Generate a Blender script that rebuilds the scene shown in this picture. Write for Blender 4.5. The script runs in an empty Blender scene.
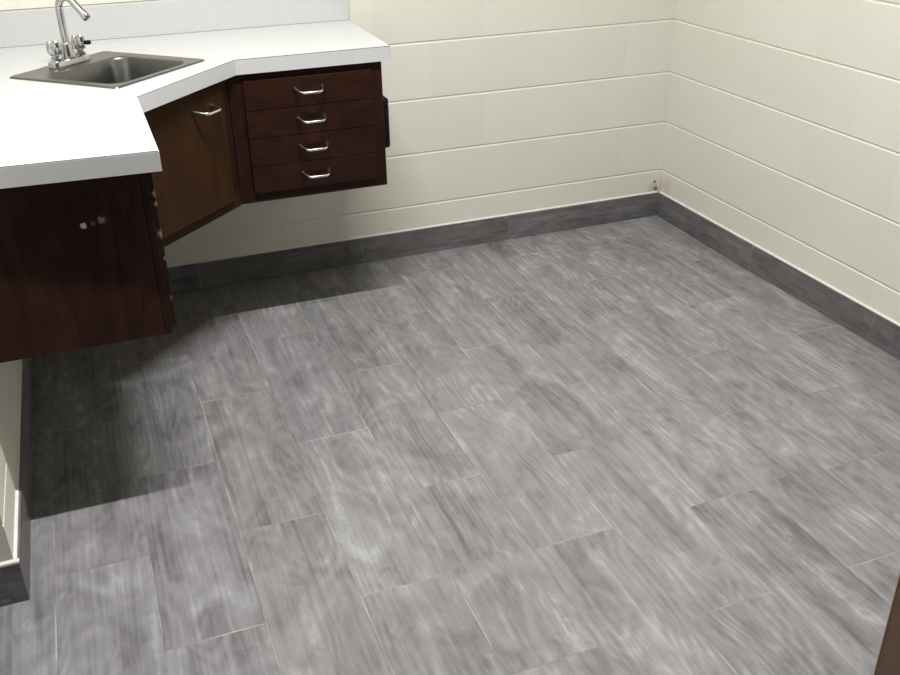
import bpy, bmesh, math, random
from mathutils import Vector, Matrix
S = bpy.context.scene
COL = S.collection

# ------------------------------------------------------------------ camera
cam = bpy.data.objects.new('camera', bpy.data.cameras.new('camera'))
COL.objects.link(cam)
cam.data.sensor_fit = 'HORIZONTAL'
cam.data.sensor_width = 36.0
cam.data.lens = 959.28 / 900 * 36
cam.data.clip_start = 0.02
PITCH, YAW, ROLL = 0.4807, 0.3575, -0.0203
f = Vector((math.sin(YAW) * math.cos(PITCH), math.cos(YAW) * math.cos(PITCH), -math.sin(PITCH)))
r = f.cross(Vector((0, 0, 1))).normalized()
u = r.cross(f)
r2 = r * math.cos(ROLL) + u * math.sin(ROLL)
u2 = u * math.cos(ROLL) - r * math.sin(ROLL)
cam.matrix_world = Matrix(((r2.x, u2.x, -f.x, -2.2188), (r2.y, u2.y, -f.y, -3.3505),
                           (r2.z, u2.z, -f.z, 1.4612), (0, 0, 0, 1)))
S.camera = cam

# ------------------------------------------------------------------ world, light, exposure
w = bpy.data.worlds.new('world')
S.world = w
w.use_nodes = True
w.node_tree.nodes['Background'].inputs['Color'].default_value = (1.0, 0.98, 0.95, 1)
w.node_tree.nodes['Background'].inputs['Strength'].default_value = 0.10
S.view_settings.view_transform = 'Standard'
S.view_settings.look = 'None'
S.view_settings.gamma = 1.0
S.view_settings.use_curve_mapping = False
S.view_settings.exposure = 0.0
LAMP_X, LAMP_Y, CEIL = -1.72, -1.75, 3.00
la = bpy.data.lights.new('fluorescent_light', 'AREA')
la.shape = 'RECTANGLE'
la.size, la.size_y = 1.16, 0.035
la.energy = 103
la.color = (1.0, 0.995, 0.985)
lo = bpy.data.objects.new('fluorescent_light', la)
COL.objects.link(lo)
lo.location = (LAMP_X, LAMP_Y, CEIL - 0.105)

# ------------------------------------------------------------------ material helpers
class NT:
    def __init__(s, name, rough=0.5, metal=0.0, spec=0.5):
        s.m = bpy.data.materials.new(name)
        s.m.use_nodes = True
        s.t = s.m.node_tree
        s.b = s.t.nodes['Principled BSDF']
        s.b.inputs['Roughness'].default_value = rough
        s.b.inputs['Metallic'].default_value = metal
        s.b.inputs['Specular IOR Level'].default_value = spec
    def n(s, typ, **kw):
        nd = s.t.nodes.new(typ)
        for k, v in kw.items():
            setattr(nd, k, v)
        return nd
    def put(s, sock, v):
        if hasattr(v, 'is_output') or isinstance(v, bpy.types.NodeSocket):
            s.t.links.new(v, sock)
        else:
            sock.default_value = v
    def math(s, op, a, b=None, c=None):
        nd = s.n('ShaderNodeMath', operation=op)
        s.put(nd.inputs[0], a)
        if b is not None: s.put(nd.inputs[1], b)
        if c is not None: s.put(nd.inputs[2], c)
        return nd.outputs[0]
    def vmath(s, op, a, b):
        nd = s.n('ShaderNodeVectorMath', operation=op)
        s.put(nd.inputs[0], a); s.put(nd.inputs[1], b)
        return nd.outputs['Vector']
    def pos(s, space='Object'):
        return s.n('ShaderNodeTexCoord').outputs[space]
    def sep(s, v):
        nd = s.n('ShaderNodeSeparateXYZ'); s.put(nd.inputs[0], v)
        return nd.outputs
    def comb(s, x, y, z):
        nd = s.n('ShaderNodeCombineXYZ')
        for i, v in enumerate((x, y, z)): s.put(nd.inputs[i], v)
        return nd.outputs[0]
    def noise(s, v, scale=1.0, detail=4, rough=0.55, dist=0.0):
        nd = s.n('ShaderNodeTexNoise')
        s.put(nd.inputs['Vector'], v)
        nd.inputs['Scale'].default_value = scale
        nd.inputs['Detail'].default_value = detail
        nd.inputs['Roughness'].default_value = rough
        nd.inputs['Distortion'].default_value = dist
        return nd.outputs[0]
    def ramp(s, fac, stops):
        nd = s.n('ShaderNodeValToRGB')
        s.put(nd.inputs[0], fac)
        e = nd.color_ramp.elements
        while len(e) < len(stops): e.new(0.5)
        for el, (p, c) in zip(e, stops):
            el.position = p
            el.color = (c, c, c, 1) if isinstance(c, (int, float)) else (*c, 1)
        return nd.outputs[0]
    def maprange(s, v, a, b, c=0.0, d=1.0):
        nd = s.n('ShaderNodeMapRange')
        s.put(nd.inputs[0], v)
        for i, q in enumerate((a, b, c, d)): nd.inputs[1 + i].default_value = q
        return nd.outputs[0]
    def mix(s, fac, a, b, mode='MIX'):
        nd = s.n('ShaderNodeMix', data_type='RGBA', blend_type=mode)
        s.put(nd.inputs[0], fac)
        for sock, v in ((nd.inputs[6], a), (nd.inputs[7], b)):
            s.put(sock, (*v, 1) if isinstance(v, tuple) and len(v) == 3 else v)
        return nd.outputs[2]
    def bump(s, h, strength=0.3, dist=0.002):
        nd = s.n('ShaderNodeBump')
        nd.inputs['Strength'].default_value = strength
        nd.inputs['Distance'].default_value = dist
        s.put(nd.inputs['Height'], h)
        s.t.links.new(nd.outputs[0], s.b.inputs['Normal'])
    def color(s, c):
        s.put(s.b.inputs['Base Color'], (*c, 1) if isinstance(c, tuple) and len(c) == 3 else c)
    def spot(s, P, c, at, rad, colour, ragged=0.6, amount=1.0):
        """a stain or a chip with an outline of its own"""
        d = s.n('ShaderNodeVectorMath', operation='DISTANCE')
        s.put(d.inputs[0], P); d.inputs[1].default_value = at
        nz = s.noise(P, 2.6 / rad, 4)
        dd = s.math('ADD', d.outputs['Value'], s.math('MULTIPLY', s.math('SUBTRACT', nz, 0.5), rad * 2.2 * ragged))
        mk = s.maprange(dd, rad * 1.05, rad * 0.75)
        return s.mix(s.math('MULTIPLY', mk, amount), c, colour)

def plain(name, c, rough=0.5, metal=0.0, spec=0.5, wear=0.06, scale=30):
    k = NT(name, rough, metal, spec)
    nz = k.noise(k.pos(), scale, 4)
    lo_, hi_ = tuple(v * (1 - wear) for v in c), tuple(min(1, v * (1 + wear)) for v in c)
    k.color(k.ramp(nz, [(0.3, lo_), (0.7, hi_)]))
    return k.m

def floor_tile_mat(name, tone=1.0, mode='floor'):
    """grey wood-look porcelain planks"""
    k = NT(name, 0.42, 0, 0.35)
    P = k.pos()
    x, y, z = k.sep(P)[0], k.sep(P)[1], k.sep(P)[2]
    if mode == 'floor':
        W, L = 0.2075, 0.642
        a = k.math('DIVIDE', k.math('ADD', x, 2.062), W)
        row = k.math('FLOOR', a)
        fa = k.math('FRACT', k.math('ADD', a, 100.0))
        b = k.math('ADD', k.math('DIVIDE', k.math('ADD', y, 0.826), L),
                   k.math('MULTIPLY', k.math('FLOORED_MODULO', row, 2.0), 0.5))
        ca, cb = x, y
    else:
        W, L = 1.0, 0.62
        ca, cb = (z, x) if mode == 'x' else (z, y)
        row = k.math('MULTIPLY', x, 0.0)
        fa = k.math('ADD', row, 0.5)
        b = k.math('DIVIDE', k.math('ADD', cb, 0.705 if mode == 'x' else 0.66), L)
    col = k.math('FLOOR', b)
    fb = k.math('FRACT', k.math('ADD', b, 100.0))
    wn = k.n('ShaderNodeTexWhiteNoise', noise_dimensions='3D')
    k.put(wn.inputs['Vector'], k.comb(k.math('ADD', row, 3.3), k.math('ADD', col, 7.7), 1.5))
    rnd, rc = wn.outputs['Value'], k.sep(wn.outputs['Color'])
    ua = k.math('ADD', ca, k.math('MULTIPLY', rc[0], 9.0))
    ub = k.math('ADD', cb, k.math('MULTIPLY', rc[1], 9.0))
    # slow wander bends the grain a little
    wander = k.math('MULTIPLY', k.math('SUBTRACT', k.noise(k.comb(k.math('MULTIPLY', ua, 5.0), k.math('MULTIPLY', ub, 3.0), rc[2]), 1, 3), 0.5), 0.045)
    ua2 = k.math('ADD', ua, wander)
    fine = k.noise(k.comb(k.math('MULTIPLY', k.math('ADD', ua, k.math('MULTIPLY', wander, 0.25)), 105.0), k.math('MULTIPLY', ub, 2.0), 0.0), 1, 4, 0.6)
    # narrow boards printed side by side on each tile
    sa = k.math('FLOOR', k.math('ADD', k.math('MULTIPLY', fa, 3.0), k.math('ADD', rc[0], k.math('MULTIPLY', wander, 3.0))))
    ws = k.n('ShaderNodeTexWhiteNoise', noise_dimensions='3D')
    k.put(ws.inputs['Vector'], k.comb(k.math('ADD', sa, k.math('MULTIPLY', row, 5.0)), k.math('ADD', k.math('FLOOR', k.math('ADD', k.math('MULTIPLY', b, 1.6), k.math('MULTIPLY', sa, 0.37))), 3.0), 8.5))
    strip = k.math('SUBTRACT', ws.outputs['Value'], 0.5)
    wide = k.noise(k.comb(k.math('MULTIPLY', ua2, 24.0), k.math('MULTIPLY', ub, 1.7), 4.0), 1, 3, 0.6, 0.3)
    cloud = k.noise(k.comb(k.math('MULTIPLY', ua, 9.0), k.math('MULTIPLY', ub, 5.0), 2.0), 1, 5, 0.62, 0.9)
    smudge = k.noise(k.comb(k.math('MULTIPLY', ua, 17.0), k.math('MULTIPLY', ub, 8.0), 8.0), 1, 3, 0.5, 1.0)
    mottle = k.noise(k.comb(k.math('MULTIPLY', ua, 48.0), k.math('MULTIPLY', ub, 26.0), 5.0), 1, 4, 0.6, 0.6)
    # cathedral figure: contour lines of a long soft noise
    cath = k.noise(k.comb(k.math('MULTIPLY', ua, 5.0), k.math('MULTIPLY', ub, 1.3), 6.0), 1, 2, 0.4, 0.2)
    lines = k.math('ADD', k.math('MULTIPLY', k.math('SINE', k.math('MULTIPLY', cath, 120.0)), 0.5), 0.5)
    v = k.math('ADD', k.math('MULTIPLY', fine, 0.44), k.math('MULTIPLY', wide, 0.28))
    v = k.math('ADD', v, k.math('MULTIPLY', cloud, 0.52))
    v = k.math('ADD', v, k.math('MULTIPLY', lines, k.maprange(smudge, 0.35, 0.62, 0.11, 0.02)))
    v = k.math('ADD', v, k.math('MULTIPLY', mottle, 0.16))
    v = k.math('ADD', v, k.math('MULTIPLY', strip, 0.085))
    v = k.math('ADD', v, k.math('MULTIPLY', k.math('SUBTRACT', rnd, 0.5), 0.07))
    v = k.math('SUBTRACT', v, 0.245)
    c = k.ramp(v, [(0.28, tuple(q * tone for q in (0.120, 0.116, 0.119))),
                   (0.42, tuple(q * tone for q in (0.197, 0.192, 0.195))),
                   (0.54, tuple(q * tone for q in (0.250, 0.245, 0.248))),
                   (0.70, tuple(q * tone for q in (0.370, 0.366, 0.368)))])
    # knots and pale scuffs printed on the tile
    c = k.mix(k.math('MULTIPLY', k.maprange(smudge, 0.64, 0.76), 0.50), c, (0.105 * tone, 0.10 * tone, 0.102 * tone))
    c = k.mix(k.math('MULTIPLY', k.maprange(k.math('MULTIPLY', wide, k.math('ADD', mottle, 0.35)), 0.56, 0.70), 0.42), c, (0.44 * tone, 0.435 * tone, 0.435 * tone))
    # a few planks lean to a pinkish brown
    c = k.mix(k.math('MULTIPLY', k.maprange(rc[2], 0.55, 1.0), 0.12), c, (0.29 * tone, 0.235 * tone, 0.225 * tone))
    ga = k.math('MULTIPLY', k.math('MINIMUM', fa, k.math('SUBTRACT', 1.0, fa)), W)
    gb = k.math('MULTIPLY', k.math('MINIMUM', fb, k.math('SUBTRACT', 1.0, fb)), L)
    g = k.maprange(k.math('MINIMUM', ga, gb), 0.0020, 0.0009)
    gn = k.maprange(k.noise(P, 7.0, 3), 0.38, 0.60, 0.15, 1.0)
    gcol = k.ramp(k.noise(P, 5.0, 2), [(0.40, (0.17 * tone, 0.165 * tone, 0.16 * tone)), (0.56, (0.40 * tone, 0.39 * tone, 0.37 * tone))])
    c = k.mix(k.math('MULTIPLY', g, gn), c, gcol)
    k.color(c)
    k.put(k.b.inputs['Roughness'], k.maprange(cloud, 0.3, 0.7, 0.36, 0.52))
    k.bump(k.math('SUBTRACT', k.math('MULTIPLY', fine, 0.25), g), 0.25, 0.0015)
    return k.m

def block_mat(name, mode, stains=()):
    """cream gloss paint over concrete block"""
    k = NT(name, 0.5, 0, 0.35)
    P = k.pos()
    o = k.sep(P)
    run, z = (o[0], o[2]) if mode == 'x' else (o[1], o[2])
    row = k.math('FLOOR', k.math('DIVIDE', k.math('SUBTRACT', z, 0.1996), 0.2032))
    odd = k.math('FLOORED_MODULO', row, 2.0)
    a = k.math('ADD', k.math('DIVIDE', k.math('ADD', run, 0.208 if mode == 'x' else 0.22), 0.4064), k.math('MULTIPLY', odd, 0.5))
    fa = k.math('FRACT', k.math('ADD', a, 100.0))
    d = k.math('MULTIPLY', k.math('MINIMUM', fa, k.math('SUBTRACT', 1.0, fa)), 0.4064)
    j = k.maprange(d, 0.006, 0.001)
    wn = k.n('ShaderNodeTexWhiteNoise', noise_dimensions='3D')
    k.put(wn.inputs['Vector'], k.comb(row, k.math('FLOOR', a), 2.0))
    jm = k.math('MULTIPLY', j, k.maprange(wn.outputs['Value'], 0.1, 0.9, 0.05, 0.6))
    blot = k.noise(P, 3.5, 4)
    grit = k.noise(P, 120.0, 3, 0.6)
    base = k.ramp(k.math('ADD', k.math('MULTIPLY', blot, 0.7), k.math('MULTIPLY', wn.outputs['Value'], 0.3)),
                  [(0.3, (0.720, 0.700, 0.615)), (0.7, (0.750, 0.733, 0.653))])
    c = k.mix(k.math('MULTIPLY', jm, 0.18), base, (0.60, 0.57, 0.48))
    for s_ in stains: c = k.spot(P, c, *s_)
    k.color(c)
    h = k.math('SUBTRACT', k.math('MULTIPLY', grit, 0.35), k.math('MULTIPLY', jm, 0.9))
    h = k.math('ADD', h, k.math('MULTIPLY', k.noise(P, 22.0, 3), 0.4))
    k.bump(h, 0.38, 0.0022)
    return k.m

def wood_mat(name, dark, light, axis='z', rough=0.42, chips=(), ring=1.0, spec=0.22):
    """stained veneer, grain along axis"""
    k = NT(name, rough, 0, spec)
    P = k.pos()
    x, y, z = k.sep(P)[0], k.sep(P)[1], k.sep(P)[2]
    g = {'x': x, 'y': y, 'z': z}[axis]
    rest = [q for n_, q in (('x', x), ('y', y), ('z', z)) if n_ != axis]
    across = k.math('ADD', rest[0], k.math('MULTIPLY', rest[1], 0.9))
    wide = k.noise(k.comb(k.math('MULTIPLY', across, 7.0), k.math('MULTIPLY', g, 1.6), 0.3), 1, 3, 0.5, 0.5)
    rings = k.math('ADD', k.math('MULTIPLY', k.math('SINE', k.math('MULTIPLY', wide, 46.0 * ring)), 0.5), 0.5)
    fine = k.noise(k.comb(k.math('MULTIPLY', across, 150.0), k.math('MULTIPLY', g, 7.0), 0.0), 1, 4, 0.6)
    blot = k.noise(P, 5.0, 4, 0.6)
    v = k.math('ADD', k.math('MULTIPLY', rings, 0.22), k.math('ADD', k.math('MULTIPLY', fine, 0.35), k.math('MULTIPLY', blot, 0.5)))
    c = k.ramp(v, [(0.30, dark), (0.78, light)])
    for s_ in chips: c = k.spot(P, c, *s_)
    k.color(c)
    k.bump(fine, 0.12, 0.001)
    return k.m

M = {}
M['floor'] = floor_tile_mat('wood_look_floor_tile')
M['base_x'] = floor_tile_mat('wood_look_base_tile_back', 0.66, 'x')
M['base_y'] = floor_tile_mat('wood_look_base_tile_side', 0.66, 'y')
M['block_x'] = block_mat('painted_block_back', 'x', [
    ((-0.030, 0.0, 0.118), 0.030, (0.40, 0.31, 0.25), 0.8, 0.38),
    ((-0.026, 0.0, 0.150), 0.0075, (0.10, 0.065, 0.05), 0.5, 0.85),
    ((-0.020, 0.0, 0.118), 0.011, (0.13, 0.08, 0.06), 0.6, 0.8)])
M['block_y'] = block_mat('painted_block_side', 'y', [((0.0, -0.05, 0.14), 0.035, (0.55, 0.43, 0.34), 0.8, 0.35)])
M['caulk'] = plain('white_caulk', (0.74, 0.72, 0.65), 0.5)
M['ceiling'] = plain('darkened_unseen_ceiling', (0.24, 0.24, 0.235), 0.8)  # ceiling out of view, darkened to cut the bounced fill
M['unseen_wall'] = plain('darkened_unseen_wall', (0.13, 0.13, 0.125), 0.7)  # walls out of view, tone invented dark so they bounce less fill
M['laminate'] = plain('white_laminate', (0.545, 0.550, 0.550), 0.45, 0, 0.3, 0.02, 60)
M['seam'] = plain('brown_laminate_core', (0.16, 0.13, 0.11), 0.7)
M['steel'] = plain('brushed_stainless', (0.205, 0.204, 0.200), 0.31, 1.0, 0.5, 0.10, 50)
M['chrome'] = plain('chrome', (0.56, 0.56, 0.56), 0.16, 1.0, 0.5, 0.03, 20)
M['nickel'] = plain('satin_nickel', (0.80, 0.77, 0.73), 0.25, 1.0)
M['black'] = plain('black_plastic', (0.004, 0.004, 0.004), 0.5, 0, 0.2)
M['drain'] = plain('dark_drain', (0.10, 0.10, 0.10), 0.4, 0.8)
M['wood_front'] = wood_mat('dark_stained_drawer_wood', (0.0135, 0.0041, 0.0020), (0.031, 0.0098, 0.0046), 'x')
M['wood_frame'] = wood_mat('dark_stained_frame_wood', (0.012, 0.0037, 0.0020), (0.029, 0.0093, 0.0046), 'z')
M['wood_door'] = wood_mat('brown_stained_door_wood', (0.027, 0.0115, 0.0038), (0.042, 0.0190, 0.0066), 'z', 0.6, (), 0.6, 0.10)
M['wood_panel'] = wood_mat('dark_stained_end_panel', (0.013, 0.0038, 0.0018), (0.042, 0.0120, 0.0048), 'z', 0.5, [
    ((-2.270, -1.313, 0.755), 0.0062, (0.70, 0.62, 0.55), 1.1, 1.0),
    ((-2.232, -1.313, 0.763), 0.0078, (0.40, 0.30, 0.26), 1.3, 0.7),
    ((-2.250, -1.313, 0.758), 0.0045, (0.22, 0.14, 0.11), 1.3, 0.6)])
M['wood_chipped'] = wood_mat('dark_chipped_door_edge', (0.012, 0.0045, 0.0032), (0.030, 0.0100, 0.0060), 'z', 0.5, [
    ((-2.112, -1.309, 0.803), 0.010, (0.42, 0.38, 0.36), 1.2, 0.6),
    ((-2.115, -1.309, 0.780), 0.007, (0.30, 0.26, 0.25), 0.9, 0.8),
    ((-2.114, -1.309, 0.712), 0.011, (0.40, 0.36, 0.34), 1.2, 0.65),
    ((-2.116, -1.309, 0.655), 0.006, (0.25, 0.21, 0.20), 0.9, 0.7),
    ((-2.116, -1.309, 0.560), 0.007, (0.16, 0.10, 0.07), 0.9, 0.7)])
M['wood_slab'] = wood_mat('brown_door_veneer', (0.055, 0.023, 0.012), (0.098, 0.043, 0.023), 'z', 0.45)
M['wood_edge'] = wood_mat('pale_door_edge', (0.36, 0.25, 0.19), (0.46, 0.33, 0.26), 'z', 0.5)  # narrow strip along the free edge, paler than the slab
M['fixture'] = plain('white_enamel', (0.8, 0.8, 0.78), 0.4)
k = NT('lamp_diffuser', 0.4)
k.color((0.9, 0.9, 0.88))
k.b.inputs['Emission Color'].default_value = (1.0, 0.975, 0.93, 1)
k.b.inputs['Emission Strength'].default_value = 6.0
M['diffuser'] = k.m

# ------------------------------------------------------------------ mesh helpers
def obj(name, bm, mats, parent=None, smooth=False, loc=None):
    me = bpy.data.meshes.new(name)
    bmesh.ops.recalc_face_normals(bm, faces=bm.faces)
    bm.to_mesh(me)
    bm.free()
    for m in (mats if isinstance(mats, (list, tuple)) else [mats]):
        me.materials.append(m)
    if smooth:
        for p in me.polygons: p.use_smooth = True
        try: me.set_sharp_from_angle(angle=math.radians(38))
        except Exception: pass
    o = bpy.data.objects.new(name, me)
    COL.objects.link(o)
    if parent: o.parent = parent
    if loc: o.location = loc
    return o
def bevel(bm, width, seg=2):
    bmesh.ops.bevel(bm, geom=list(bm.edges), offset=width, segments=seg, affect='EDGES', profile=0.6, clamp_overlap=True)
def box(bm, a, b, bev=0.0, seg=2):
    t = bmesh.new()
    bmesh.ops.create_cube(t, size=1)
    for v in t.verts:
        v.co = Vector([a[i] + (v.co[i] + 0.5) * (b[i] - a[i]) for i in range(3)])
    if bev: bevel(t, bev, seg)
    merge(bm, t)
def merge(bm, t, mtx=None, mat=0):
    mp = {}
    for v in t.verts: mp[v] = bm.verts.new(mtx @ v.co if mtx else v.co)
    for fc in t.faces:
        try:
            nf = bm.faces.new([mp[v] for v in fc.verts]); nf.material_index = fc.material_index or mat
        except ValueError: pass
    t.free()
def prism(bm, pts, z0, z1, mat=0):
    lo_ = [bm.verts.new((x, y, z0)) for x, y in pts]
    hi_ = [bm.verts.new((x, y, z1)) for x, y in pts]
    n = len(pts)
    fs = [bm.faces.new(lo_[::-1]), bm.faces.new(hi_)]
    for i in range(n): fs.append(bm.faces.new([lo_[i], lo_[(i + 1) % n], hi_[(i + 1) % n], hi_[i]]))
    for q in fs: q.material_index = mat
def rings(bm, loops, close_first=False, close_last=False, mat=0):
    vs = [[bm.verts.new(c) for c in lp] for lp in loops]
    for A, B in zip(vs, vs[1:]):
        n = len(A)
        for i in range(n):
            bm.faces.new([A[i], A[(i + 1) % n], B[(i + 1) % n], B[i]]).material_index = mat
    if close_first: bm.faces.new(vs[0][::-1]).material_index = mat
    if close_last: bm.faces.new(vs[-1]).material_index = mat
def circle(c, rad, n=24, z=0.0):
    return [Vector((c[0] + rad * math.cos(2 * math.pi * i / n), c[1] + rad * math.sin(2 * math.pi * i / n), z)) for i in range(n)]
def lathe(bm, c, prof, n=28):
    rings(bm, [circle(c, max(rr, 1e-4), n, zz) for rr, zz in prof], True, True)
def tube(bm, path, rad, n=12, caps=True):
    path = [Vector(p) for p in path]
    rad = rad if isinstance(rad, (list, tuple)) else [rad] * len(path)
    t0 = (path[1] - path[0]).normalized()
    nrm = t0.orthogonal().normalized()
    loops = []
    for i, p in enumerate(path):
        t = (path[min(i + 1, len(path) - 1)] - path[max(i - 1, 0)]).normalized()
        nrm = (nrm - t * nrm.dot(t)).normalized()
        bn = t.cross(nrm)
        loops.append([p + (nrm * math.cos(2 * math.pi * k_ / n) + bn * math.sin(2 * math.pi * k_ / n)) * rad[i] for k_ in range(n)])
    rings(bm, loops, caps, caps)
def smooth_path(pts, rad, n=5):
    """polyline with rounded corners"""
    pts = [Vector(p) for p in pts]
    out = [pts[0]]
    for a, b, c in zip(pts, pts[1:], pts[2:]):
        d1, d2 = (a - b), (c - b)
        l = min(rad, d1.length * 0.45, d2.length * 0.45)
        p, q = b + d1.normalized() * l, b + d2.normalized() * l
        for i in range(n + 1):
            t = i / n
            out.append(p * (1 - t) ** 2 + b * 2 * t * (1 - t) + q * t * t)
    out.append(pts[-1])
    return out
def thing(name, label, cat, loc, group=None):
    o = bpy.data.objects.new(name, None)
    o.empty_display_size = 0.1
    COL.objects.link(o)
    o.location = loc
    tag(o, label, cat, group)
    return o
def tag(o, label, cat, group=None):
    o['label'] = label; o['category'] = cat
    if group: o['group'] = group
    return o
def struct(name, bm, mats, parent=None, label=None, smooth=False):
    o = obj(name, bm, mats, parent, smooth)
    if not parent: o['kind'] = 'structure'
    if label: o['label'] = label
    return o
def child(name, bm, mats, parent, smooth=False, label=None):
    """part whose mesh is given in world coordinates: the parent's place is taken off through the inverse matrix"""
    o = obj(name, bm, mats, parent, smooth)
    bpy.context.view_layer.update()
    o.matrix_parent_inverse = parent.matrix_world.inverted()
    if label: o['label'] = label
    return o

# ------------------------------------------------------------------ room shell
XL, XFAR, YF, TH = -2.540, -4.60, -3.46, 0.15
JZ = [0.1996 + 0.2032 * i for i in range(-1, 11) if 0.1 < 0.1996 + 0.2032 * i < CEIL - 0.02]
def block_profile():
    """(depth, z) outline of a coursed face: shallow tooled joints between courses"""
    pr = [(0.0, 0.0)]
    for z in JZ:
        pr += [(0.0, z - 0.0055), (0.0028, z - 0.0018), (0.0028, z + 0.0022), (0.0, z + 0.0045)]
    pr.append((0.0, CEIL))
    return pr
def block_wall(name, mode, face, back, a, b, mat):
    """wall running a..b along mode, coursed face at 'face', rear at 'back'"""
    bm = bmesh.new()
    sgn = 1 if back > face else -1
    prof = [(face + sgn * d, z) for d, z in block_profile()] + [(back, CEIL), (back, 0.0)]
    mk = (lambda t, d, z: (t, d, z)) if mode == 'x' else (lambda t, d, z: (d, t, z))
    A = [bm.verts.new(mk(a, d, z)) for d, z in prof]
    B = [bm.verts.new(mk(b, d, z)) for d, z in prof]
    n = len(prof)
    for i in range(n): bm.faces.new([A[i], A[(i + 1) % n], B[(i + 1) % n], B[i]])
    bm.faces.new(A); bm.faces.new(B[::-1])
    return struct(name, bm, mat)
bm = bmesh.new(); box(bm, (XFAR - TH, YF - 1.2, -0.10), (TH, TH, 0.0)); struct('floor', bm, M['floor'])
bm = bmesh.new(); box(bm, (XFAR - TH, YF - TH, CEIL), (TH, TH, CEIL + 0.1)); struct('ceiling', bm, M['ceiling'])
block_wall('wall_back', 'x', 0.0, TH, XFAR, TH, M['block_x'])
block_wall('wall_right', 'y', 0.0, TH, YF - TH, 0.0, M['block_y'])
block_wall('wall_left', 'y', XL, XL - TH, -1.512, 0.0, M['block_y'])
block_wall('wall_far_left', 'y', XFAR, XFAR - TH, YF - TH, 0.0, M['unseen_wall'])
# front wall with the doorway the picture is taken from
DX0, DX1, DH = -2.665, -1.755, 2.06
bm = bmesh.new()
box(bm, (XFAR, YF - TH, 0), (DX0, YF, CEIL))
box(bm, (DX1, YF - TH, 0), (0.0, YF, CEIL))
box(bm, (DX0, YF - TH, DH), (DX1, YF, CEIL))
struct('wall_front', bm, M['unseen_wall'])

# baseboards: one course of dark wood-look tile with a caulk line on top
BT, BH = 0.0115, 0.103
def base_run(bm, a, b, mode, face, out):
    t0, t1 = min(face, face + out), max(face, face + out)
    if mode == 'x': box(bm, (a, t0, 0), (b, t1, BH), 0.0015, 1)
    else: box(bm, (t0, a, 0), (t1, b, BH), 0.0015, 1)
    s = 1 if out > 0 else -1
    t = bmesh.new()
    tri = [(face, BH), (face + s * 0.0065, BH), (face + s * 0.005, BH + 0.002), (face, BH + 0.005)]
    mk = (lambda q, d, z: (q, d, z)) if mode == 'x' else (lambda q, d, z: (d, q, z))
    A = [t.verts.new(mk(a, d, z)) for d, z in tri]; B = [t.verts.new(mk(b, d, z)) for d, z in tri]
    for i in range(4): t.faces.new([A[i], A[(i + 1) % 4], B[(i + 1) % 4], B[i]])
    t.faces.new(A); t.faces.new(B[::-1])
    for q in t.faces: q.material_index = 1
    merge(bm, t)
bm = bmesh.new(); base_run(bm, XL + BT, -BT, 'x', 0.0, -BT); struct('baseboard_back', bm, [M['base_x'], M['caulk']])
bm = bmesh.new(); base_run(bm, YF, 0.0, 'y', 0.0, -BT); struct('baseboard_right', bm, [M['base_y'], M['caulk']])
bm = bmesh.new(); base_run(bm, -1.512, 0.0, 'y', XL, BT); struct('baseboard_left', bm, [M['base_y'], M['caulk']])
bm = bmesh.new(); base_run(bm, XL - TH, XL + BT, 'x', -1.512, -BT); struct('baseboard_left_end', bm, [M['base_x'], M['caulk']])
# lump of caulk left in the corner above the tile
bm = bmesh.new()
tube(bm, [(-0.004, -0.004, 0.104), (-0.006, -0.006, 0.12), (-0.009, -0.007, 0.135), (-0.005, -0.005, 0.15), (-0.002, -0.002, 0.172)],
     [0.010, 0.008, 0.009, 0.007, 0.003], 10)
struct('trim_1', bm, plain('stained_caulk', (0.60, 0.50, 0.42), 0.6, 0, 0.4, 0.2, 60), None, None, True)

# entrance door standing open beside the camera
HIN, FREE = Vector((DX1, YF + 0.03, 0)), Vector((-1.297, -2.62, 0))
dv = (FREE - HIN); dl = dv.length
door = bpy.data.objects.new('door_1', None); COL.objects.link(door)
door.location = HIN; door.rotation_euler = (0, 0, math.atan2(dv.y, dv.x)); door['kind'] = 'structure'
door['label'] = 'brown wooden door slab standing open at the bottom right edge'
bm = bmesh.new(); box(bm, (0, -0.044, 0.008), (dl - 0.003, 0.0, 2.04), 0.0015, 1); obj('door_slab', bm, M['wood_slab'], door)
bm = bmesh.new(); box(bm, (dl - 0.003, -0.044, 0.008), (dl + 0.001, 0.001, 2.04), 0.0006, 1)
e = obj('edge_strip', bm, M['wood_edge'], door); e['label'] = 'pale edge strip'
bm = bmesh.new()
for s_ in (-1, 1):
    y0 = 0.0 if s_ > 0 else -0.044
    loops = []
    t = bmesh.new(); lathe(t, (0, 0), [(0.03, 0), (0.03, 0.006), (0.012, 0.01), (0.011, 0.035), (0.026, 0.045), (0.028, 0.058), (0.018, 0.068), (0.0, 0.07)])
    merge(bm, t, Matrix.Translation((dl - 0.07, y0, 0.98)) @ Matrix.Rotation(-s_ * math.pi / 2, 4, 'X'))
obj('door_knob', bm, M['nickel'], door, True)

# ------------------------------------------------------------------ ceiling lamp
lamp = thing('ceiling_light', 'long white fluorescent ceiling fixture over the open floor', 'ceiling light', (LAMP_X, LAMP_Y, CEIL))
bm = bmesh.new()
box(bm, (-0.62, -0.035, -0.055), (0.62, 0.035, 0.0), 0.004)
for sx in (-1, 1):
    box(bm, (min(sx * 0.600, sx * 0.620), -0.014, -0.100), (max(sx * 0.600, sx * 0.620), 0.014, -0.055), 0.003)
obj('housing', bm, M['fixture'], lamp)
bm = bmesh.new()
tube(bm, [(-0.599, 0, -0.082), (0.599, 0, -0.082)], 0.013, 20)
obj('tube', bm, M['diffuser'], lamp, True)

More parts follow.
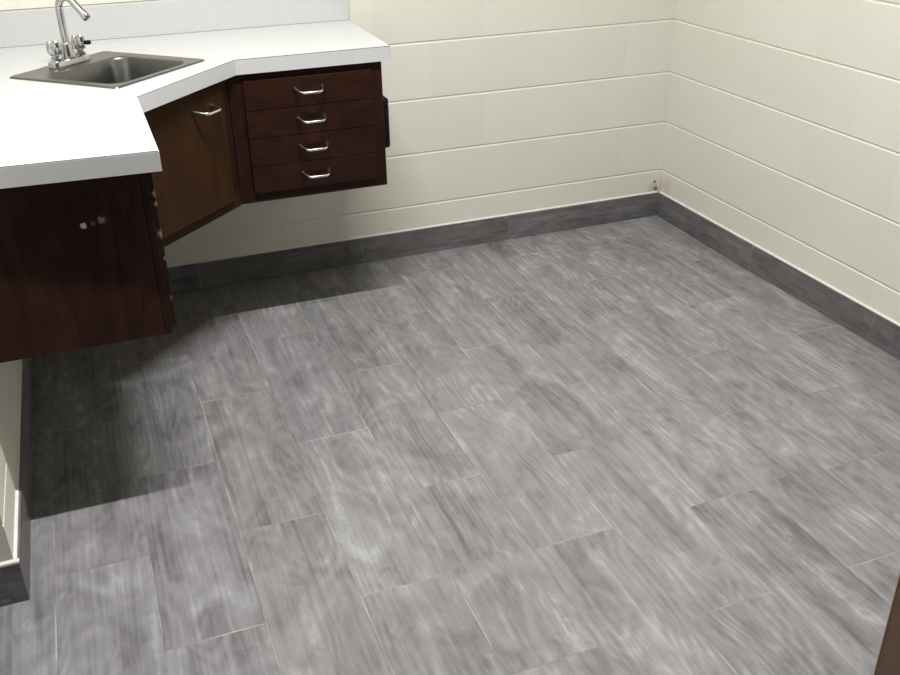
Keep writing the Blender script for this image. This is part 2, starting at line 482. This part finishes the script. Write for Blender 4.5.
# ------------------------------------------------------------------ countertop
CZ, CB = 0.910, 0.867
XR, YB = -1.324, -0.524          # right end and front edge of the back run
XI, YE = -2.099, -1.366          # inner edge and front end of the left run
DA, DB = (-1.802, YB), (XI, -0.866)
outer = [(XL, 0.0), (XR, 0.0), (XR - 0.012, YB), DA, DB, (XI, YE), (XL, YE + 0.022)]
SC, SA = Vector((-2.139, -0.4985)), math.radians(45)
def sink_pt(a, b, z=0.0):        # a along the wall-side edge, b towards the room
    return Vector((SC.x + a * math.cos(SA) + b * math.sin(SA), SC.y + a * math.sin(SA) - b * math.cos(SA), z))
def rrect(a0, a1, b0, b1, rad, n=6, z=0.0):
    out = []
    for ca, cb, t0 in ((a1 - rad, b1 - rad, 0), (a0 + rad, b1 - rad, 90), (a0 + rad, b0 + rad, 180), (a1 - rad, b0 + rad, 270)):
        for i in range(n + 1):
            t = math.radians(t0 + 90 * i / n)
            out.append(sink_pt(ca + rad * math.cos(t), cb + rad * math.sin(t), z))
    return out
def inset(pts, d):
    n = len(pts); out = []
    for i in range(n):
        p0, p1, p2 = (Vector(pts[(i + j) % n]).to_2d() for j in (-1, 0, 1))
        e1, e2 = (p1 - p0).normalized(), (p2 - p1).normalized()
        n1, n2 = Vector((e1.y, -e1.x)), Vector((e2.y, -e2.x))
        m = (n1 + n2); m = m / max(1e-6, m.dot(n1))
        out.append((p1.x + m.x * d, p1.y + m.y * d))
    return out
counter = thing('countertop', 'white laminate corner countertop with angled inner edge, holding the sink', 'countertop', (-2.0, -0.5, CB))
def holed(bm, pts, hole, z):
    ed = []
    for lp in (pts, hole):
        vs = [bm.verts.new((p[0], p[1], z)) for p in lp]
        ed += [bm.edges.new((vs[i], vs[(i + 1) % len(vs)])) for i in range(len(vs))]
    bmesh.ops.triangle_fill(bm, edges=ed, use_beauty=True)
hole = rrect(-0.170, 0.170, -0.170, 0.170, 0.03)
hole2 = [(p.x, p.y) for p in hole]
bm = bmesh.new()
prev = None
holed(bm, outer, hole2, CZ)
holed(bm, outer, hole2, CB)
for lp in (outer, hole2):
    n = len(lp)
    lo_ = [bm.verts.new((*p, CB)) for p in lp]; hi_ = [bm.verts.new((*p, CZ)) for p in lp]
    for i in range(n): bm.faces.new([lo_[i], lo_[(i + 1) % n], hi_[(i + 1) % n], hi_[i]]).material_index = 1
bmesh.ops.remove_doubles(bm, verts=bm.verts, dist=1e-5)
child('slab', bm, [M['laminate'], M['seam']], counter)
# edge bands, a hair below the top so the dark joint shows
def band(a, b, d=0.0012):
    bm = bmesh.new()
    a, b = Vector(a), Vector(b)
    e = (b - a).normalized(); nn = Vector((e.y, -e.x))
    pts = [a, b, b + nn * d + e * 0.0, a + nn * d]
    prism(bm, [(p.x, p.y) for p in pts], CB, CZ - 0.0022)
    child('edge_band', bm, M['laminate'], counter)
for a, b in ((outer[1], outer[2]), (outer[2], outer[3]), (outer[3], outer[4]), (outer[4], outer[5]), (outer[5], outer[6])):
    band(b, a)
bm = bmesh.new(); box(bm, (XL, -0.020, CZ + 0.0005), (XR + 0.004, -0.0005, CZ + 0.104), 0.0012, 1)
child('backsplash', bm, M['laminate'], counter)
bm = bmesh.new(); box(bm, (XL + 0.0005, YE + 0.024, CZ + 0.0005), (XL + 0.020, -0.021, CZ + 0.104), 0.0012, 1)
child('backsplash', bm, M['laminate'], counter)

# ------------------------------------------------------------------ sink
sink = thing('sink', 'square stainless steel bar sink set in the white counter corner', 'sink', (SC.x, SC.y, CZ))
H = 0.186
a0, a1, b0, b1 = -0.152, 0.152, -0.104, 0.157     # bowl opening, tap ledge on the wall side
bm = bmesh.new()
L = [rrect(-H, H, -H, H, 0.012, 6, CZ + 0.0004),
     rrect(-H + 0.001, H - 0.001, -H + 0.001, H - 0.001, 0.012, 6, CZ + 0.003),
     rrect(-H + 0.004, H - 0.004, -H + 0.004, H - 0.004, 0.011, 6, CZ + 0.0048),
     rrect(-H + 0.010, H - 0.010, -H + 0.010, H - 0.010, 0.012, 6, CZ + 0.0032),
     rrect(a0 - 0.004, a1 + 0.004, b0 - 0.004, b1 + 0.004, 0.045, 6, CZ + 0.0028),
     rrect(a0, a1, b0, b1, 0.043, 6, CZ + 0.0010),
     rrect(a0 + 0.003, a1 - 0.003, b0 + 0.003, b1 - 0.003, 0.042, 6, CZ - 0.005),
     rrect(a0 + 0.009, a1 - 0.009, b0 + 0.009, b1 - 0.009, 0.040, 6, CZ - 0.110),
     rrect(a0 + 0.013, a1 - 0.013, b0 + 0.013, b1 - 0.013, 0.038, 6, CZ - 0.126),
     rrect(a0 + 0.022, a1 - 0.022, b0 + 0.022, b1 - 0.022, 0.034, 6, CZ - 0.134),
     rrect(a0 + 0.040, a1 - 0.040, b0 + 0.040, b1 - 0.040, 0.030, 6, CZ - 0.137),
     rrect(-0.045, 0.045, -0.014, 0.076, 0.0449, 6, CZ - 0.140)]
rings(bm, L, False, True)
child('basin', bm, M['steel'], sink, True)
bm = bmesh.new()
dc = sink_pt(0, 0.031)
lathe(bm, (dc.x, dc.y), [(0.042, CZ - 0.1395), (0.042, CZ - 0.1375), (0.034, CZ - 0.1365), (0.030, CZ - 0.1385), (0.012, CZ - 0.1388), (0.010, CZ - 0.132), (0.0, CZ - 0.131)])
child('drain', bm, M['drain'], sink, True, 'dark drain basket')

# ------------------------------------------------------------------ faucet
FB = -0.143
fc = sink_pt(0, FB)
TZ = CZ + 0.0034
faucet = thing('faucet', 'chrome gooseneck faucet with two knob handles behind the sink bowl', 'faucet', (fc.x, fc.y, TZ))
bm = bmesh.new()
def oval(sa, sb, z, n=32):
    out = []
    for i in range(n):
        t = 2 * math.pi * i / n
        c_, s_ = math.cos(t), math.sin(t)
        out.append(sink_pt(math.copysign(abs(c_) ** 0.6, c_) * sa, FB + math.copysign(abs(s_) ** 0.6, s_) * sb, z))
    return out
rings(bm, [oval(0.070, 0.024, TZ), oval(0.070, 0.024, TZ + 0.012), oval(0.067, 0.021, TZ + 0.018), oval(0.060, 0.014, TZ + 0.021)], True, True)
child('base_plate', bm, M['chrome'], faucet, True)
bm = bmesh.new()
lathe(bm, (fc.x, fc.y), [(0.020, TZ + 0.018), (0.020, TZ + 0.030), (0.017, TZ + 0.040), (0.0165, TZ + 0.052), (0.012, TZ + 0.060), (0.0, TZ + 0.061)])
child('spout_collar', bm, M['chrome'], faucet, True)
path = [(0, TZ + 0.05), (0, TZ + 0.10), (0, TZ + 0.13), (0, TZ + 0.150)]
RR, SW = 0.031, 140
for i in range(1, 15):
    t = math.radians(180 - SW * i / 14)
    path.append((RR + RR * math.cos(t), TZ + 0.150 + RR * math.sin(t)))
e0, e1 = path[-2], path[-1]
dd = Vector((e1[0] - e0[0], e1[1] - e0[1])).normalized()
path.append((e1[0] + dd.x * 0.040, e1[1] + dd.y * 0.040))
path.append((e1[0] + dd.x * 0.053, e1[1] + dd.y * 0.053))
pts = [sink_pt(0, FB + d, z) for d, z in path]
bm = bmesh.new(); tube(bm, pts, 0.0103, 16)
sp = child('spout', bm, M['chrome'], faucet, True)
bm = bmesh.new(); tube(bm, [pts[-2], pts[-1], pts[-1] + (pts[-1] - pts[-2]).normalized() * 0.004], [0.0122, 0.0122, 0.0105], 16)
child('aerator', bm, M['chrome'], sp, True)
for sgn in (-1, 1):
    hc = sink_pt(0.047 * sgn, FB)
    bm = bmesh.new()
    lathe(bm, (hc.x, hc.y), [(0.015, TZ + 0.018), (0.015, TZ + 0.026), (0.010, TZ + 0.030), (0.010, TZ + 0.036), (0.0, TZ + 0.036)], 20)
    n = 32
    def flute(rr, z): return [Vector((hc.x + rr * (1 + 0.10 * math.cos(8 * t)) * math.cos(t), hc.y + rr * (1 + 0.10 * math.cos(8 * t)) * math.sin(t), z)) for t in (2 * math.pi * i / n for i in range(n))]
    rings(bm, [flute(0.011, TZ + 0.033), flute(0.0165, TZ + 0.038), flute(0.0175, TZ + 0.054), flute(0.016, TZ + 0.068), flute(0.012, TZ + 0.073), flute(0.004, TZ + 0.074)], True, True)
    hd = child('handle', bm, M['chrome'], faucet, True)
    if sgn > 0:
        bm = bmesh.new()
        c0 = Vector((hc.x, hc.y, TZ + 0.050)); dr = Vector((0.95, -0.25, 0.05)).normalized()
        tube(bm, [c0 + dr * 0.018, c0 + dr * 0.030, c0 + dr * 0.034], [0.0055, 0.0065, 0.004], 12)
        child('handle_tip', bm, M['black'], hd, True, 'black tip of the right handle')

# ------------------------------------------------------------------ cabinets
KB, KT = 0.475, 0.866
def pull_bm(half=0.041, out=0.046):
    """bow pull: X along the bar, -Y out of the front, origin on the front face"""
    bm = bmesh.new()
    p = smooth_path([(-half, 0.0, 0.002), (-half, -0.010, 0.001), (-half * 0.74, -out, -0.004), (half * 0.74, -out, -0.004), (half, -0.010, 0.001), (half, 0.0, 0.002)], 0.014)
    m = len(p)
    tube(bm, p, [0.0041 + 0.0012 * abs(2 * i / (m - 1) - 1) ** 3 for i in range(m)], 10)
    return bm
pull_mesh = None
def add_pull(parent, loc, ang):
    global pull_mesh
    if pull_mesh is None:
        o = obj('handle', pull_bm(), M['nickel'], parent, True); pull_mesh = o.data
    else:
        o = bpy.data.objects.new('handle', pull_mesh); COL.objects.link(o); o.parent = parent
    bpy.context.view_layer.update()
    o.matrix_parent_inverse = parent.matrix_world.inverted()
    o.location = loc; o.rotation_euler = (0, 0, ang)
    return o
def frame_front(bm, mtx, w, z0, z1, thick, stl, str_, top, bot):
    """face frame of two stiles and two rails; X along, +Y into the cabinet"""
    for a, b in (((0, 0, z0), (stl, thick, z1)), ((w - str_, 0, z0), (w, thick, z1)),
                 ((stl, 0, z1 - top), (w - str_, thick, z1)), ((stl, 0, z0), (w - str_, thick, z0 + bot))):
        t = bmesh.new(); box(t, a, b, 0.0012, 1); merge(bm, t, mtx)
def carcass(bm, pts, z0, z1): prism(bm, pts, z0, z1)

# drawer cabinet on the back wall
YFACE, XK0, XK1 = -0.508, -1.828, -1.361
cab = thing('drawer_cabinet', 'dark brown wall hung cabinet of four stacked drawers under the right end of the counter', 'cabinet', (-1.597, -0.25, KB))
bm = bmesh.new(); carcass(bm, [(XK0, -0.002), (XK0, YFACE + 0.020), (XK1, YFACE + 0.020), (XK1, -0.002)], KB + 0.003, KT)
child('carcass', bm, M['wood_frame'], cab)
bm = bmesh.new(); frame_front(bm, Matrix.Translation((XK0, YFACE, 0)), XK1 - XK0, KB, KT, 0.0195, 0.050, 0.040, 0.030, 0.036)
child('face_frame', bm, M['wood_frame'], cab)
ZD = [0.505, 0.5885, 0.673, 0.7575, 0.846]
for i in range(4):
    bm = bmesh.new()
    box(bm, (-1.786, YFACE - 0.013, ZD[i] + 0.0008), (-1.396, YFACE + 0.004, ZD[i + 1] - 0.0008), 0.0022, 2)
    d = child('drawer', bm, M['wood_front'], cab)
    add_pull(d, (-1.5935, YFACE - 0.0125, (ZD[i] + ZD[i + 1]) / 2 + 0.008), 0)
bm = bmesh.new(); box(bm, (XK1, -0.47, 0.582), (XK1 + 0.030, -0.41, 0.742), 0.011, 3)
child('side_bracket', bm, M['black'], cab, True, 'black rounded bracket on the right side')

# corner cabinet with the diagonal door
A_, B_ = Vector((XK0 - 0.001, YFACE - 0.004)), Vector((-2.121, -0.802))
e_ = (A_ - B_); wD = e_.length; angD = math.atan2(e_.y, e_.x)
corner = thing('corner_cabinet', 'brown corner cabinet with one angled door below the sink', 'cabinet', (-2.15, -0.4, KB))
mD = Matrix.Translation((B_.x, B_.y, 0)) @ Matrix.Rotation(angD, 4, 'Z')
nD = Vector((math.sin(angD), -math.cos(angD)))
Ai, Bi = A_ - nD * 0.020, B_ - nD * 0.020
bm = bmesh.new(); carcass(bm, [(XL + 0.002, -0.002), (XL + 0.002, Bi.y), (Bi.x, Bi.y), (Ai.x, Ai.y), (Ai.x, -0.002)], KB + 0.003, CZ - 0.16)
child('carcass', bm, M['wood_frame'], corner)
bm = bmesh.new(); frame_front(bm, mD, wD, KB, KT, 0.0195, 0.03, 0.052, 0.020, 0.036)
child('face_frame', bm, M['wood_frame'], corner)
bm = bmesh.new()
t = bmesh.new(); box(t, (0.002, -0.004, KB + 0.001), (wD - 0.012, 0.002, KB + 0.0315), 0.0012, 1); merge(bm, t, mD)
child('bottom_rail', bm, M['wood_door'], corner)
bm = bmesh.new()
t = bmesh.new(); box(t, (0.020, -0.017, KB + 0.032), (wD - 0.048, 0.003, KT - 0.012), 0.0022, 2); merge(bm, t, mD)
dr = child('door', bm, M['wood_door'], corner)
hp = mD @ Vector((wD - 0.048 - 0.100, -0.0165, 0.806))
add_pull(dr, hp, angD)

# left run cabinet: drawers face the corner, plain end panel faces the room
YP = -1.313
left = thing('end_cabinet', 'dark brown cabinet with chipped plain end panel under the left end of the counter', 'cabinet', (-2.33, -1.05, KB))
XF = -2.128
bm = bmesh.new(); carcass(bm, [(XL + 0.002, -0.806), (XL + 0.002, YP + 0.0175), (XF - 0.019, YP + 0.0175), (XF - 0.019, -0.806)], KB + 0.003, KT)
child('carcass', bm, M['wood_frame'], left)
bm = bmesh.new(); box(bm, (XL + 0.002, YP, KB), (XF - 0.016, YP + 0.017, KT), 0.0012, 1)
child('end_panel', bm, M['wood_panel'], left, False, 'end panel with two pale chips')
mL = Matrix.Translation((XF, YP + 0.001, 0)) @ Matrix.Rotation(math.pi / 2, 4, 'Z')
bm = bmesh.new(); frame_front(bm, mL, 0.504, KB, KT, 0.0155, 0.03, 0.04, 0.030, 0.036)
child('face_frame', bm, M['wood_frame'], left)
bm = bmesh.new()
t = bmesh.new(); box(t, (0.004, -0.012, KB + 0.012), (0.470, 0.003, KT - 0.010), 0.0022, 2); merge(bm, t, mL)
dr = child('door', bm, M['wood_chipped'], left, False, 'door with chipped front edge')
add_pull(dr, mL @ Vector((0.42, -0.0115, 0.825)), math.pi / 2).scale = (1, 0.5, 1)
